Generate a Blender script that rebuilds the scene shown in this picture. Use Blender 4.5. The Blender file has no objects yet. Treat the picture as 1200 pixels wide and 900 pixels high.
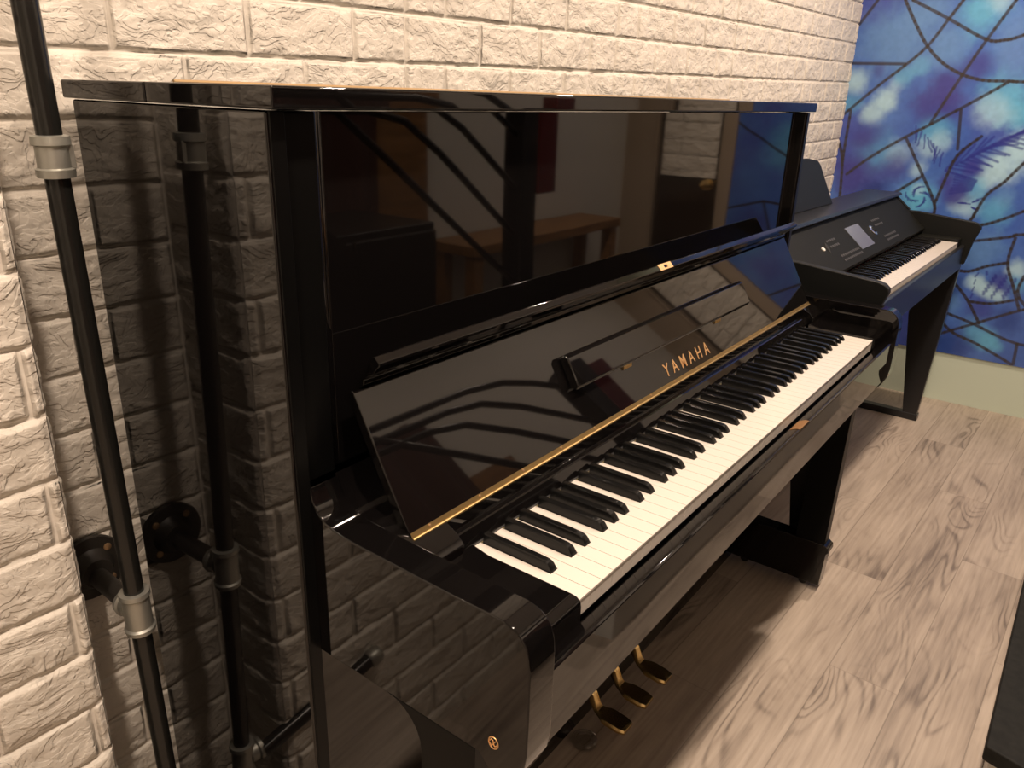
import bpy, bmesh, math, random
import numpy as np
from mathutils import Vector, Matrix

# ------------------------------------------------------------------ camera, light, exposure
Z0 = 0.735            # height of the key tops above the floor; shapes below are written from the key tops
scene = bpy.context.scene
C = scene.collection
cam_d = bpy.data.cameras.new('camera'); cam = bpy.data.objects.new('camera', cam_d); C.objects.link(cam)
cam.location = (-0.5909, -0.3405, 0.4936 + Z0)
cam.rotation_euler = (1.21161, -0.0290, -0.92307)
cam_d.sensor_width = 36.0; cam_d.lens = 36.0 * 903.154 / 1200.0
cam_d.clip_start = 0.02
scene.camera = cam
scene.view_settings.view_transform = 'Standard'; scene.view_settings.look = 'None'
scene.view_settings.gamma = 1.0; scene.view_settings.exposure = -0.12
scene.view_settings.use_curve_mapping = False
world = bpy.data.worlds.new('world'); scene.world = world; world.use_nodes = True
world.node_tree.nodes['Background'].inputs[0].default_value = (1.0, 0.80, 0.58, 1)
world.node_tree.nodes['Background'].inputs[1].default_value = 0.05
CEIL = 1.72           # above the key tops
WARM = (1.0, 0.80, 0.64)
DOWNLIGHTS = [(-1.00, -0.32, 26.0), (-0.20, -0.30, 22.0), (1.05, -0.26, 24.0), (2.30, -0.24, 30.0)]   # x, y, watts

# ------------------------------------------------------------------ helpers
def link(o): C.objects.link(o); return o

def thing(name, label, cat, loc=(0, 0, 0), rz=0, group=None):
    o = bpy.data.objects.new(name, None); link(o); o.empty_display_size = 0.05
    o.location = (loc[0], loc[1], loc[2] + Z0); o.rotation_euler = (0, 0, rz)
    o['label'] = label; o['category'] = cat
    if group: o['group'] = group
    return o

def tag(o, label, cat, group=None):
    o['label'] = label; o['category'] = cat
    if group: o['group'] = group
    return o

def obj(name, bm, mat, parent=None, smooth=35, bevel=0.0, seg=2, origin=None, local=False):
    """bm is written in world x, y and height above key tops; the mesh is stored relative to its thing's base"""
    if parent is not None and not local:
        root = parent
        while root.parent: root = root.parent
        R = Matrix.Rotation(-root.rotation_euler.z, 4, 'Z')
        bm.transform(R @ Matrix.Translation(Vector((0, 0, Z0)) - root.location))
        oo = None
    elif parent is None:
        if origin is None:
            xs = [v.co for v in bm.verts]
            lo = [min(c[i] for c in xs) for i in range(3)]; hi = [max(c[i] for c in xs) for i in range(3)]
            origin = ((lo[0]+hi[0])/2, (lo[1]+hi[1])/2, lo[2])
        bm.transform(Matrix.Translation(-Vector(origin)))
        oo = (origin[0], origin[1], origin[2] + Z0)
    else: oo = None
    bmesh.ops.recalc_face_normals(bm, faces=bm.faces)
    if smooth:
        lim = math.radians(smooth)
        for f in bm.faces: f.smooth = True
        for e in bm.edges:
            e.smooth = len(e.link_faces) == 2 and e.calc_face_angle(0) < lim
    me = bpy.data.meshes.new(name); bm.to_mesh(me); bm.free()
    o = bpy.data.objects.new(name, me); link(o)
    if mat is not None: me.materials.append(mat)
    if parent is not None: o.parent = parent
    else: o.location = oo
    if bevel:
        m = o.modifiers.new('bevel', 'BEVEL'); m.width = bevel; m.segments = seg; m.limit_method = 'ANGLE'
        m.angle_limit = math.radians(40); m.harden_normals = True
    return o

def struct(o): o['kind'] = 'structure'; return o

def bx(bm, x0, x1, y0, y1, z0, z1):
    v = [bm.verts.new((x, y, z)) for x in (x0, x1) for y in (y0, y1) for z in (z0, z1)]
    for f in ((0,1,3,2),(4,6,7,5),(0,4,5,1),(2,3,7,6),(0,2,6,4),(1,5,7,3)): bm.faces.new([v[i] for i in f])
    return bm
def box(*a): return bx(bmesh.new(), *a)

def ext(poly, a0, a1, axis='x', bm=None):
    """extrude a closed outline: axis x -> outline (y,z); axis y -> (x,z); axis z -> (x,y)"""
    bm = bm or bmesh.new()
    def P(u, v, w): return {'x': (w, u, v), 'y': (u, w, v), 'z': (u, v, w)}[axis]
    A = [bm.verts.new(P(u, v, a0)) for u, v in poly]; B = [bm.verts.new(P(u, v, a1)) for u, v in poly]
    n = len(poly)
    bm.faces.new(A); bm.faces.new(B[::-1])
    for i in range(n): bm.faces.new((A[i], B[i], B[(i+1) % n], A[(i+1) % n]))
    return bm

def frame_from(d):
    d = Vector(d).normalized(); a = Vector((0, 0, 1)) if abs(d.z) < .9 else Vector((1, 0, 0))
    u = d.cross(a).normalized(); return d, u, d.cross(u).normalized()

def tube(path, r, n=20, bm=None, cap=True):
    bm = bm or bmesh.new(); rings = []; P = [Vector(p) for p in path]
    rr = r if isinstance(r, (list, tuple)) else [r] * len(P)
    d, u, w = frame_from(P[1] - P[0])
    for i, p in enumerate(P):
        if i == 0: t = P[1] - P[0]
        elif i == len(P) - 1: t = P[-1] - P[-2]
        else: t = (P[i+1] - P[i]).normalized() + (P[i] - P[i-1]).normalized()
        t.normalize(); u = (u - t * u.dot(t)).normalized(); w = t.cross(u)
        rings.append([bm.verts.new(p + (u * math.cos(2*math.pi*k/n) + w * math.sin(2*math.pi*k/n)) * rr[i]) for k in range(n)])
    for a, b in zip(rings, rings[1:]):
        for k in range(n): bm.faces.new((a[k], a[(k+1) % n], b[(k+1) % n], b[k]))
    if cap: bm.faces.new(rings[0][::-1]); bm.faces.new(rings[-1])
    return bm

def lathe(c, d, prof, n=28, bm=None):
    """profile [(distance along d, radius)] turned about the axis through c"""
    bm = bm or bmesh.new(); c = Vector(c); d, u, w = frame_from(d)
    rings = [[bm.verts.new(c + d*t + (u*math.cos(2*math.pi*k/n) + w*math.sin(2*math.pi*k/n))*max(r, 1e-4)) for k in range(n)] for t, r in prof]
    for a, b in zip(rings, rings[1:]):
        for k in range(n): bm.faces.new((a[k], a[(k+1) % n], b[(k+1) % n], b[k]))
    bm.faces.new(rings[0][::-1]); bm.faces.new(rings[-1])
    return bm

def arc(cx, cy, r, a0, a1, n):
    return [(cx + r*math.cos(math.radians(a0+(a1-a0)*i/n)), cy + r*math.sin(math.radians(a0+(a1-a0)*i/n))) for i in range(n+1)]

# ------------------------------------------------------------------ materials
def mat(name, col, rough=.5, metal=0., spec=.5, coat=0., ior=1.5):
    m = bpy.data.materials.new(name); m.use_nodes = True; b = m.node_tree.nodes['Principled BSDF']
    b.inputs['Base Color'].default_value = (*col, 1); b.inputs['Roughness'].default_value = rough
    b.inputs['Metallic'].default_value = metal; b.inputs['Specular IOR Level'].default_value = spec
    b.inputs['IOR'].default_value = ior; b.inputs['Coat Weight'].default_value = coat
    return m
def N(m, t, **k):
    n = m.node_tree.nodes.new(t)
    for a, v in k.items(): setattr(n, a, v)
    return n
def L(m, a, b): m.node_tree.links.new(a, b)
def bump(m, scale, strength, dist, stretch=(1,1,1), detail=4):
    tc = N(m, 'ShaderNodeTexCoord'); mp = N(m, 'ShaderNodeMapping'); mp.inputs['Scale'].default_value = stretch
    nz = N(m, 'ShaderNodeTexNoise'); nz.inputs['Scale'].default_value = scale; nz.inputs['Detail'].default_value = detail
    bp = N(m, 'ShaderNodeBump'); bp.inputs['Strength'].default_value = strength; bp.inputs['Distance'].default_value = dist
    L(m, tc.outputs['Object'], mp.inputs[0]); L(m, mp.outputs[0], nz.inputs['Vector']); L(m, nz.outputs['Fac'], bp.inputs['Height'])
    L(m, bp.outputs[0], m.node_tree.nodes['Principled BSDF'].inputs['Normal'])
    return nz
def vary(m, nz_scale, c1, c2, stretch=(1,1,1), detail=5):
    tc = N(m, 'ShaderNodeTexCoord'); mp = N(m, 'ShaderNodeMapping'); mp.inputs['Scale'].default_value = stretch
    nz = N(m, 'ShaderNodeTexNoise'); nz.inputs['Scale'].default_value = nz_scale; nz.inputs['Detail'].default_value = detail
    cr = N(m, 'ShaderNodeValToRGB'); cr.color_ramp.elements[0].color = (*c1, 1); cr.color_ramp.elements[1].color = (*c2, 1)
    cr.color_ramp.elements[0].position = .35; cr.color_ramp.elements[1].position = .65
    L(m, tc.outputs['Object'], mp.inputs[0]); L(m, mp.outputs[0], nz.inputs['Vector']); L(m, nz.outputs['Fac'], cr.inputs[0])
    L(m, cr.outputs[0], m.node_tree.nodes['Principled BSDF'].inputs['Base Color'])

M = {}
M['lacquer'] = mat('polished_ebony', (.0035, .003, .003), .035, ior=1.52); bump(M['lacquer'], 3.5, .02, .02, detail=1)
M['satin'] = mat('satin_black', (.012, .012, .013), .28)
M['grey_black'] = mat('matte_charcoal', (.006, .0065, .006), .5, spec=.25)
M['panel'] = mat('control_panel', (.006, .006, .004), .6, spec=.18)
M['ivory'] = mat('ivory_key', (.70, .65, .585), .22); 
M['keywood'] = mat('key_wood', (.50, .42, .22), .6)
M['ebony'] = mat('black_key', (.005, .005, .005), .22, spec=.32)
M['brass'] = mat('brass', (.82, .60, .27), .24, 1.0); 
M['aged'] = mat('aged_brass', (.40, .28, .12), .38, .9)
M['legs'] = mat('dull_ebony', (.003, .003, .003), .40, spec=.14)
M['edge'] = mat('edge_black', (.003, .003, .003), .30, spec=.14)
M['hinge'] = mat('dull_brass', (.45, .30, .15), .5, .5)
M['gold'] = mat('gold_leaf', (.85, .52, .24), .35, .7)
M['felt'] = mat('felt', (.10, .10, .10), .95)
M['brick'] = mat('white_foam_brick', (.72, .67, .59), .5)

def crumple(m):
    tc = N(m, 'ShaderNodeTexCoord'); prev = None; va = N(m, 'ShaderNodeVertexColor', layer_name='paint'); b = m.node_tree.nodes['Principled BSDF']
    for sc, st, stops, dist in ((12, (1, 1, 1.5), (.38, .45, .51, .57, .64), .0085), (30, (1, 1, 1.4), (.43, .52, .61), .0026), (150, (1, 1, 1), None, .0008)):
        mp = N(m, 'ShaderNodeMapping'); mp.inputs['Scale'].default_value = st; L(m, tc.outputs['Object'], mp.inputs[0])
        nz = N(m, 'ShaderNodeTexNoise'); nz.inputs['Scale'].default_value = sc; nz.inputs['Detail'].default_value = 3.0; nz.inputs['Distortion'].default_value = .45
        L(m, mp.outputs[0], nz.inputs['Vector']); out = nz.outputs['Fac']
        if stops:
            cr = N(m, 'ShaderNodeValToRGB'); e = cr.color_ramp.elements; n = len(stops)
            e[0].position = 0; e[0].color = (0, 0, 0, 1); e[1].position = 1; e[1].color = (1, 1, 1, 1)
            for i, p_ in enumerate(stops):
                a = e.new(p_); a.color = ((i+.25)/(n+.5),)*3 + (1,); a = e.new(p_+.010); a.color = ((i+1)/(n+.5),)*3 + (1,)
            L(m, out, cr.inputs[0]); out = cr.outputs[0]
        bp = N(m, 'ShaderNodeBump'); bp.inputs['Strength'].default_value = .75; bp.inputs['Distance'].default_value = dist
        mu = N(m, 'ShaderNodeMath', operation='MULTIPLY'); L(m, out, mu.inputs[0]); L(m, va.outputs[0], mu.inputs[1]); L(m, mu.outputs[0], bp.inputs['Height'])
        if prev: L(m, prev, bp.inputs['Normal'])
        prev = bp.outputs[0]
    L(m, prev, b.inputs['Normal'])
crumple(M['brick'])
M['cream'] = mat('cream_wall', (.66, .63, .58), .7)
M['mint'] = mat('pale_green_wall', (.60, .68, .56), .45)
M['ceiling'] = mat('ceiling_paint', (.74, .70, .64), .8)
M['pipe'] = mat('black_pipe', (.010, .010, .009), .22); bump(M['pipe'], 25, .12, .004)
M['iron'] = mat('cast_iron', (.022, .019, .016), .45); bump(M['iron'], 120, .3, .002)
M['galv'] = mat('galvanised', (.42, .42, .38), .42, .75); bump(M['galv'], 90, .25, .002)
M['screw'] = mat('screw_brass', (.55, .36, .20), .4, .8)
M['screen'] = mat('grey_display', (.12, .13, .16), .15)
M['print'] = mat('printed_grey', (.045, .043, .040), .5)
M['white'] = mat('white_plastic', (.75, .74, .70), .4)
M['tread'] = mat('black_tread', (.018, .018, .016), .7, spec=.3); vary(M['tread'], 60, (.004,.004,.003), (.010,.010,.008))
M['red'] = mat('dark_red', (.12, .012, .01), .4)
M['curtain'] = mat('dark_brown_cloth', (.055, .018, .012), .9)
M['wood'] = mat('orange_pine', (.42, .20, .06), .45); vary(M['wood'], 6, (.20,.10,.035), (.30,.15,.055), (1,8,8))
M['door'] = mat('brown_door', (.030, .020, .014), .10)
M['jamb'] = mat('beige_jamb', (.34, .27, .20), .5)
M['blackwood'] = mat('black_cabinet', (.01, .009, .008), .35)
M['silver'] = mat('silver', (.8, .8, .78), .2, 1.0)
def glass():
    m = bpy.data.materials.new('clear_glass'); m.use_nodes = True; b = m.node_tree.nodes['Principled BSDF']
    b.inputs['Transmission Weight'].default_value = 1; b.inputs['Roughness'].default_value = .02; return m
M['glass'] = glass()
def emis(name, col, s):
    m = bpy.data.materials.new(name); m.use_nodes = True; b = m.node_tree.nodes['Principled BSDF']
    b.inputs['Emission Color'].default_value = (*col, 1); b.inputs['Emission Strength'].default_value = s; return m
M['lamp'] = emis('lamp_disc', WARM, 12)

def floor_material():
    m = mat('grey_oak_laminate', (.4, .33, .26), .42); nt = m.node_tree; b = nt.nodes['Principled BSDF']
    W = .150; LEN = 1.15
    tc = N(m, 'ShaderNodeTexCoord'); mp = N(m, 'ShaderNodeMapping')
    mp.inputs['Rotation'].default_value = (0, 0, math.radians(2.0)); L(m, tc.outputs['Object'], mp.inputs[0])
    sp = N(m, 'ShaderNodeSeparateXYZ'); L(m, mp.outputs[0], sp.inputs[0])
    def mth(op, a, b_=None, c=None):
        n = N(m, 'ShaderNodeMath', operation=op)
        for i, v in enumerate((a, b_, c)):
            if v is None: continue
            if isinstance(v, (int, float)): n.inputs[i].default_value = v
            else: L(m, v, n.inputs[i])
        return n.outputs[0]
    yy = mth('DIVIDE', mth('ADD', sp.outputs[1], 3.0 + .045), W)
    row = mth('FLOOR', yy); fy = mth('FRACT', yy)
    off = mth('MULTIPLY', mth('FRACT', mth('MULTIPLY', row, .618)), LEN)
    xx = mth('DIVIDE', mth('ADD', mth('ADD', sp.outputs[0], 5.0), off), LEN)
    col = mth('FLOOR', xx); fx = mth('FRACT', xx)
    # seams
    sy = mth('LESS_THAN', mth('MINIMUM', fy, mth('SUBTRACT', 1.0, fy)), .009)
    sx = mth('LESS_THAN', mth('MINIMUM', fx, mth('SUBTRACT', 1.0, fx)), .0012)
    seam = mth('MAXIMUM', sy, sx)
    wn = N(m, 'ShaderNodeTexWhiteNoise', noise_dimensions='2D'); cb = N(m, 'ShaderNodeCombineXYZ')
    L(m, row, cb.inputs[0]); L(m, col, cb.inputs[1]); L(m, cb.outputs[0], wn.inputs['Vector'])
    # grain coordinates, shifted per plank
    cv = N(m, 'ShaderNodeCombineXYZ')
    L(m, mth('ADD', mth('MULTIPLY', sp.outputs[0], 1.0), mth('MULTIPLY', wn.outputs[0], 13.0)), cv.inputs[0])
    L(m, mth('ADD', mth('MULTIPLY', sp.outputs[1], 4.2), mth('MULTIPLY', row, 3.7)), cv.inputs[1])
    n1 = N(m, 'ShaderNodeTexNoise'); n1.inputs['Scale'].default_value = 1.9; n1.inputs['Detail'].default_value = 1.5; n1.inputs['Distortion'].default_value = .5
    L(m, cv.outputs[0], n1.inputs['Vector'])
    rings = mth('SINE', mth('MULTIPLY', n1.outputs['Fac'], 95.0))
    ringm = mth('POWER', mth('MULTIPLY_ADD', rings, .5, .5), 3.0)
    cv2 = N(m, 'ShaderNodeCombineXYZ')
    L(m, mth('MULTIPLY', sp.outputs[0], 3.0), cv2.inputs[0]); L(m, mth('MULTIPLY', sp.outputs[1], 60.0), cv2.inputs[1])
    n2 = N(m, 'ShaderNodeTexNoise'); n2.inputs['Scale'].default_value = 1.6; n2.inputs['Detail'].default_value = 6
    L(m, cv2.outputs[0], n2.inputs['Vector'])
    n3 = N(m, 'ShaderNodeTexNoise'); n3.inputs['Scale'].default_value = 2.2; n3.inputs['Detail'].default_value = 3
    L(m, cv.outputs[0], n3.inputs['Vector'])
    f = mth('ADD', mth('MULTIPLY', n2.outputs['Fac'], .55), mth('MULTIPLY', n3.outputs['Fac'], .60))
    f = mth('ADD', f, mth('MULTIPLY', mth('SUBTRACT', wn.outputs[0], .5), .10))
    n4 = N(m, 'ShaderNodeTexNoise'); n4.inputs['Scale'].default_value = 1.4; L(m, cv.outputs[0], n4.inputs['Vector'])
    f = mth('SUBTRACT', f, mth('MULTIPLY', mth('MULTIPLY', ringm, .20), mth('MAXIMUM', .15, mth('MINIMUM', 1.0, mth('MULTIPLY', mth('SUBTRACT', n4.outputs['Fac'], .50), 8.0)))))
    cr = N(m, 'ShaderNodeValToRGB'); e = cr.color_ramp.elements
    e[0].position = .28; e[0].color = (.17, .135, .108, 1); e[1].position = .80; e[1].color = (.52, .44, .36, 1)
    x = e.new(.52); x.color = (.37, .305, .245, 1)
    L(m, f, cr.inputs[0])
    mx = N(m, 'ShaderNodeMixRGB'); L(m, mth('MULTIPLY', mth('ADD', mth('MULTIPLY', sy, .40), mth('MULTIPLY', sx, .2)), 1.0), mx.inputs[0]); L(m, cr.outputs[0], mx.inputs[1]); mx.inputs[2].default_value = (.08, .06, .045, 1)
    L(m, mx.outputs[0], b.inputs['Base Color'])
    bp = N(m, 'ShaderNodeBump'); bp.inputs['Strength'].default_value = .25; bp.inputs['Distance'].default_value = .002
    L(m, mth('SUBTRACT', n2.outputs['Fac'], mth('ADD', seam, mth('MULTIPLY', ringm, .4))), bp.inputs['Height']); L(m, bp.outputs[0], b.inputs['Normal'])
    return m
M['floor'] = floor_material()

# ------------------------------------------------------------------ noise for the relief and the mural
def hash2(i, j, s):
    n = (i.astype(np.int64) * 374761393 + j.astype(np.int64) * 668265263 + s * 982451653) & 0x7fffffff
    n = ((n ^ (n >> 13)) * 1274126177) & 0x7fffffff
    return ((n ^ (n >> 16)) & 0xffff) / 65535.0
def vnoise(x, y, s=0):
    i = np.floor(x); j = np.floor(y); u = x - i; v = y - j
    u = u*u*u*(u*(u*6-15)+10); v = v*v*v*(v*(v*6-15)+10)
    i = i.astype(int); j = j.astype(int)
    a = hash2(i, j, s); b = hash2(i+1, j, s); c = hash2(i, j+1, s); d = hash2(i+1, j+1, s)
    return (a*(1-u)+b*u)*(1-v) + (c*(1-u)+d*u)*v
def fbm(x, y, s=0, o=4):
    r = 0; a = .5
    for k in range(o): r = r + a*vnoise(x*2**k, y*2**k, s+k*17); a *= .5
    return r / (1 - .5**o)
def sstep(a, b, x):
    t = np.clip((x-a)/(b-a), 0, 1); return t*t*(3-2*t)

COURSE = .0772; PANEL = .70
def brick_height(x, z, zoff, xoff, seed):
    """relief of the moulded foam bricks, metres in front of the wall plane"""
    k = np.floor((z - zoff) / COURSE); fz = (z - zoff) - k * COURSE
    pan = np.floor((x - xoff) / PANEL); px = (x - xoff) - pan * PANEL
    odd = (np.mod(k, 2) == 1)
    ja = np.array([0, .197, .390, .585, PANEL]); jb = np.array([0, .100, .290, .485, PANEL])
    d = np.full(x.shape, 9.0); bid = np.zeros(x.shape)
    for m_, J in ((~odd, ja), (odd, jb)):
        dist = np.min(np.abs(px[..., None] - J), axis=-1); idx = np.searchsorted(J, px)
        d = np.where(m_, dist, d); bid = np.where(m_, idx, bid)
    dz = np.minimum(fz, COURSE - fz)
    sd = bid * 7.3 + k * 3.1 + pan * 11.7
    w = fbm(x*45 + sd, z*45, seed+5, 2) - .5
    e = np.minimum(d, dz)
    edge = .45*sstep(.0010, .0032, e) + .55*sstep(.0015, .0070, e + w*.007)
    wx = x + .020*(fbm(x*30, z*30+sd, seed+1, 3)-.5)*2; wz = z + .014*(fbm(x*30+9, z*30+sd, seed+2, 3)-.5)*2
    n1 = fbm(wx*22+sd*2, wz*30+sd, seed+6, 3); n2 = fbm(wx*44-sd, wz*70+sd, seed+8, 2); n3 = fbm(wx*95+sd, wz*120-sd, seed+4, 2)
    t1 = sstep(.44, .475, n1); t2 = sstep(.53, .56, n1); t3 = sstep(.62, .65, n1)
    c1 = sstep(.46, .51, n2); c2 = sstep(.47, .55, n3)
    ridge = 1 - np.abs(2*n1 - 1)
    h = .0036 + .0006*(t1 + t2*.8 + t3) + .0005*c1 + .0004*c2 + .0006*ridge
    chip = sstep(.020, .006, fz) * sstep(.50, .56, fbm(x*70+sd, z*20, seed+9, 2))
    h = h - .0014*chip
    return edge * h, sstep(.0015, .0060, e)

def grid_obj(name, P, mat_, smooth=True, cols=None, parent=None):
    nu, nv = P.shape[:2]
    me = bpy.data.meshes.new(name)
    idx = np.arange(nu*nv).reshape(nu, nv)
    q = np.stack([idx[:-1,:-1], idx[1:,:-1], idx[1:,1:], idx[:-1,1:]], -1).reshape(-1, 4)
    V = P.reshape(-1, 3); org = V.min(0); V = V - org
    me.vertices.add(len(V)); me.vertices.foreach_set('co', V.ravel())
    me.loops.add(q.size); me.loops.foreach_set('vertex_index', q.ravel())
    me.polygons.add(len(q)); me.polygons.foreach_set('loop_start', np.arange(0, q.size, 4)); me.polygons.foreach_set('loop_total', np.full(len(q), 4))
    me.polygons.foreach_set('use_smooth', np.full(len(q), smooth))
    me.update(); me.validate()
    if cols is not None:
        ca = me.color_attributes.new('paint', 'FLOAT_COLOR', 'POINT')
        ca.data.foreach_set('color', np.concatenate([cols.reshape(-1,3), np.ones((len(V),1))], 1).ravel())
    me.materials.append(mat_)
    o = bpy.data.objects.new(name, me); link(o); o.location = (org[0], org[1], org[2] + Z0)
    if parent: o.parent = parent
    return o

# ------------------------------------------------------------------ the room
FL = -Z0; YB = .662; XR = 3.155; YP = .512; XP = -.278; XL = -3.2; YF = -1.18
struct(obj('floor', box(XL-.1, XR+.3, YF-.1, YB+.1, FL-.05, FL), M['floor'], smooth=0, origin=(0, 0, FL)))
struct(obj('ceiling', box(XL-.1, XR+.3, YF-.1, YB+.1, CEIL, CEIL+.05), M['ceiling'], smooth=0))
# brick-look wall behind the piano, courses run a touch off level
xs = np.concatenate([np.arange(XP-.03, .95, .0028), np.arange(.95, XR+.006, .0046)])
zs = np.concatenate([np.arange(FL, -.52, .006), np.arange(-.52, 1.02, .0028), np.arange(1.02, CEIL+.006, .006)])
X, Zg = np.meshgrid(xs, zs, indexing='ij')
h, ed = brick_height(X, Zg - .017*X, .530, -.270, 3)
struct(grid_obj('wall_back', np.stack([X, YB - h, Zg], -1), M['brick'], cols=np.repeat(ed[..., None], 3, -1)))
# the chimney-like projection left of the pipe: front and returning side
xs = np.concatenate([np.arange(-1.6, -.60, .006), np.arange(-.60, XP+.001, .0030)])
zp = np.concatenate([np.arange(FL, -.45, .005), np.arange(-.45, .60, .0030), np.arange(.60, CEIL+.005, .006)])
X, Zg = np.meshgrid(xs, zp, indexing='ij')
h, ed = brick_height(X, Zg, .003, -.278-PANEL*2+.10, 11)
hf = h * sstep(0, .010, XP - X + .0)
# round the front corner over
Pf = np.stack([X, YP - hf, Zg], -1)
ys = np.arange(YP, YB, .0040); Y2, Z2 = np.meshgrid(ys, zp, indexing='ij')
h2, ed2 = brick_height(Y2, Z2, .003, .512, 14); h2 = h2 * sstep(0, .010, Y2-YP)
Ps = np.stack([XP + h2, Y2, Z2], -1)
struct(grid_obj('wall_projection', np.concatenate([Pf, Ps], 0), M['brick'], cols=np.repeat(np.concatenate([ed, ed2], 0)[..., None], 3, -1)))
struct(obj('wall_back_far', box(XL-.1, -1.6, YP, YB+.1, FL, CEIL), M['brick'], smooth=0))
struct(obj('wall_left', box(XL-.1, XL, YF, YP, FL, CEIL), M['cream'], smooth=0))
struct(obj('wall_right', box(XR, XR+.1, -.575, YB+.05, FL, CEIL), M['mint'], smooth=0))
struct(obj('wall_right_return', box(XR, XR+.1, YF, -.99, FL, CEIL), M['jamb'], smooth=0))
struct(obj('wall_right_lintel', box(XR, XR+.1, -.99, -.575, 1.33, CEIL), M['jamb'], smooth=0))
struct(obj('wall_front', box(XL, XR+.1, YF-.1, YF, FL, CEIL), M['cream'], smooth=0))
# glossy brown door in the right wall
b = bmesh.new(); bx(b, XR+.02, XR+.06, -.985, -.645, FL+.01, 1.29)
dr = struct(obj('door_1', b, M['door'], bevel=.002))
b = bmesh.new(); bx(b, XR-.012, XR+.03, -.645, -.575, FL, 1.33); bx(b, XR-.012, XR+.03, -.999, -.985, FL, 1.33); bx(b, XR-.012, XR+.03, -.985, -.645, 1.29, 1.33)
struct(obj('trim_1', b, M['jamb'], bevel=.003))
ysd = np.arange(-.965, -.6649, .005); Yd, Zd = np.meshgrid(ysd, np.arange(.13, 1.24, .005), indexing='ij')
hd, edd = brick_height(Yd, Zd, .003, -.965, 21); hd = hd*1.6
bs = grid_obj('brick_reflection_sheet', np.stack([XR+.0185-hd, Yd, Zd], -1), M['brick'], cols=np.repeat(edd[..., None], 3, -1))  # added relief sheet, imitates the brick reflection in the glossy door
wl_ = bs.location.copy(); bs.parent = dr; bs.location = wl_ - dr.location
kn = thing('door_handle', 'round brass door knob on the brown door in the right wall', 'door handle', (XR+.02, -.67, .10))
obj('rosette', lathe((XR+.021, -.70, .10), (-1,0,0), [(0,.028),(.006,.028),(.008,.02)]), M['brass'], kn)
obj('knob', lathe((XR+.014, -.70, .10), (-1,0,0), [(0,.010),(.02,.010),(.028,.022),(.045,.026),(.055,.018),(.058,.004)]), M['brass'], kn)

# ------------------------------------------------------------------ stained-glass look mural on the right wall
LINES = [[(0.6,0.904),(0.671,0.793)],[(0.494,0.9),(0.444,0.82),(0.378,0.727),(0.308,0.663),(0.232,0.622),(0.153,0.601),(0.064,0.599),(0.013,0.597),(-.2,.60)],
[(0.465,0.899),(0.32,0.826),(0.176,0.75),(0.111,0.746),(0.05,0.763),(-.15,.85)],[(0.24,.96),(0.282,0.892),(0.32,0.826),(0.378,0.727),(0.45,0.653),(0.536,0.576),(0.667,0.447)],
[(0.673,0.662),(0.448,0.66)],[(0.102,0.885),(0.17,0.75),(0.231,0.616),(0.309,0.431)],[(0.064,0.596),(0.145,0.538),(0.303,0.431),(0.396,0.372),(0.517,0.284),(0.603,0.205)],
[(0.632,0.47),(0.632,0.327),(0.63,0.255)],[(0.671,0.361),(0.634,0.273),(0.619,0.144),(0.614,0.05),(.60,-.2)],[(0.389,0.369),(0.298,0.226),(0.234,0.122),(0.224,0.056),(.25,-.1)],
[(0.3,0.219),(0.387,0.147),(0.478,0.072),(.6,.0)],[(0.113,0.391),(0.183,0.313),(0.21,0.209),(0.229,0.112)],[(0.207,0.488),(0.188,0.337)],
[(-.2,.5),(-0.052,0.296),(-0.004,0.223),(0.045,0.169),(0.072,0.094),(0.081,0.065),(0.124,-0.004)],[(0.113,0.022),(0.066,0.038),(0.003,0.06),(-0.093,0.115),(-.3,.25)],
[(0.117,-0.039),(0.065,-0.025),(-0.069,0.01),(-0.116,0.026),(-.4,.05)],[(-0.09,0.009),(-0.085,-0.093),(-0.124,-0.183),(-0.166,-0.277)],
[(.3,-.16),(0.143,-0.149),(0.097,-0.149),(0.046,-0.149),(-0.017,-0.117),(-0.085,-0.093)],[(0.162,-0.137),(0.093,-0.2),(0.027,-0.267),(-0.038,-0.36)],[(0.019,-0.274),(-0.059,-0.27),(-0.137,-0.242)],
[(.5,-.2),(0.269,-0.287),(0.105,-0.335),(-0.013,-0.365),(-0.191,-0.419),(-0.4,-0.41)],[(0.195,-0.49),(0.108,-0.44),(-0.014,-0.369),(-0.183,-0.273),(-.35,-.2)],
[(0.104,-0.377),(0.048,-0.42),(-0.054,-0.452),(-0.19,-0.51)],[(-0.191,-0.419),(-0.196,-0.508)],[(-0.153,-0.139),(-0.155,-0.228),(-.3,-.35)],[(0.334,-0.318),(0.263,-0.504)],[(0.348,-0.44),(0.198,-0.294),(0.136,-0.264)],
[(.671,1.05),(.45,1.2),(.1,1.3)],[(.494,.9),(.52,1.1),(.62,1.4)],[(.465,.899),(.3,1.1),(.1,1.3),(-.2,1.5)],[(.102,.885),(.0,1.05),(-.3,1.2)],[(-.2,.6),(-.35,.8),(-.57,.95)],[(-.15,.85),(-.57,1.1)],
[(-.3,.25),(-.57,.4)],[(-.2,.5),(-.4,.62)],[(-.3,-.35),(-.45,-.51)],[(-.4,.05),(-.57,.0)],[(-.4,.05),(-.35,-.2),(-.57,-.3)],[(.6,-.2),(.45,-.35),(.5,-.51)],[(.25,-.1),(.5,-.2),(.671,-.15)]]
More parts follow.
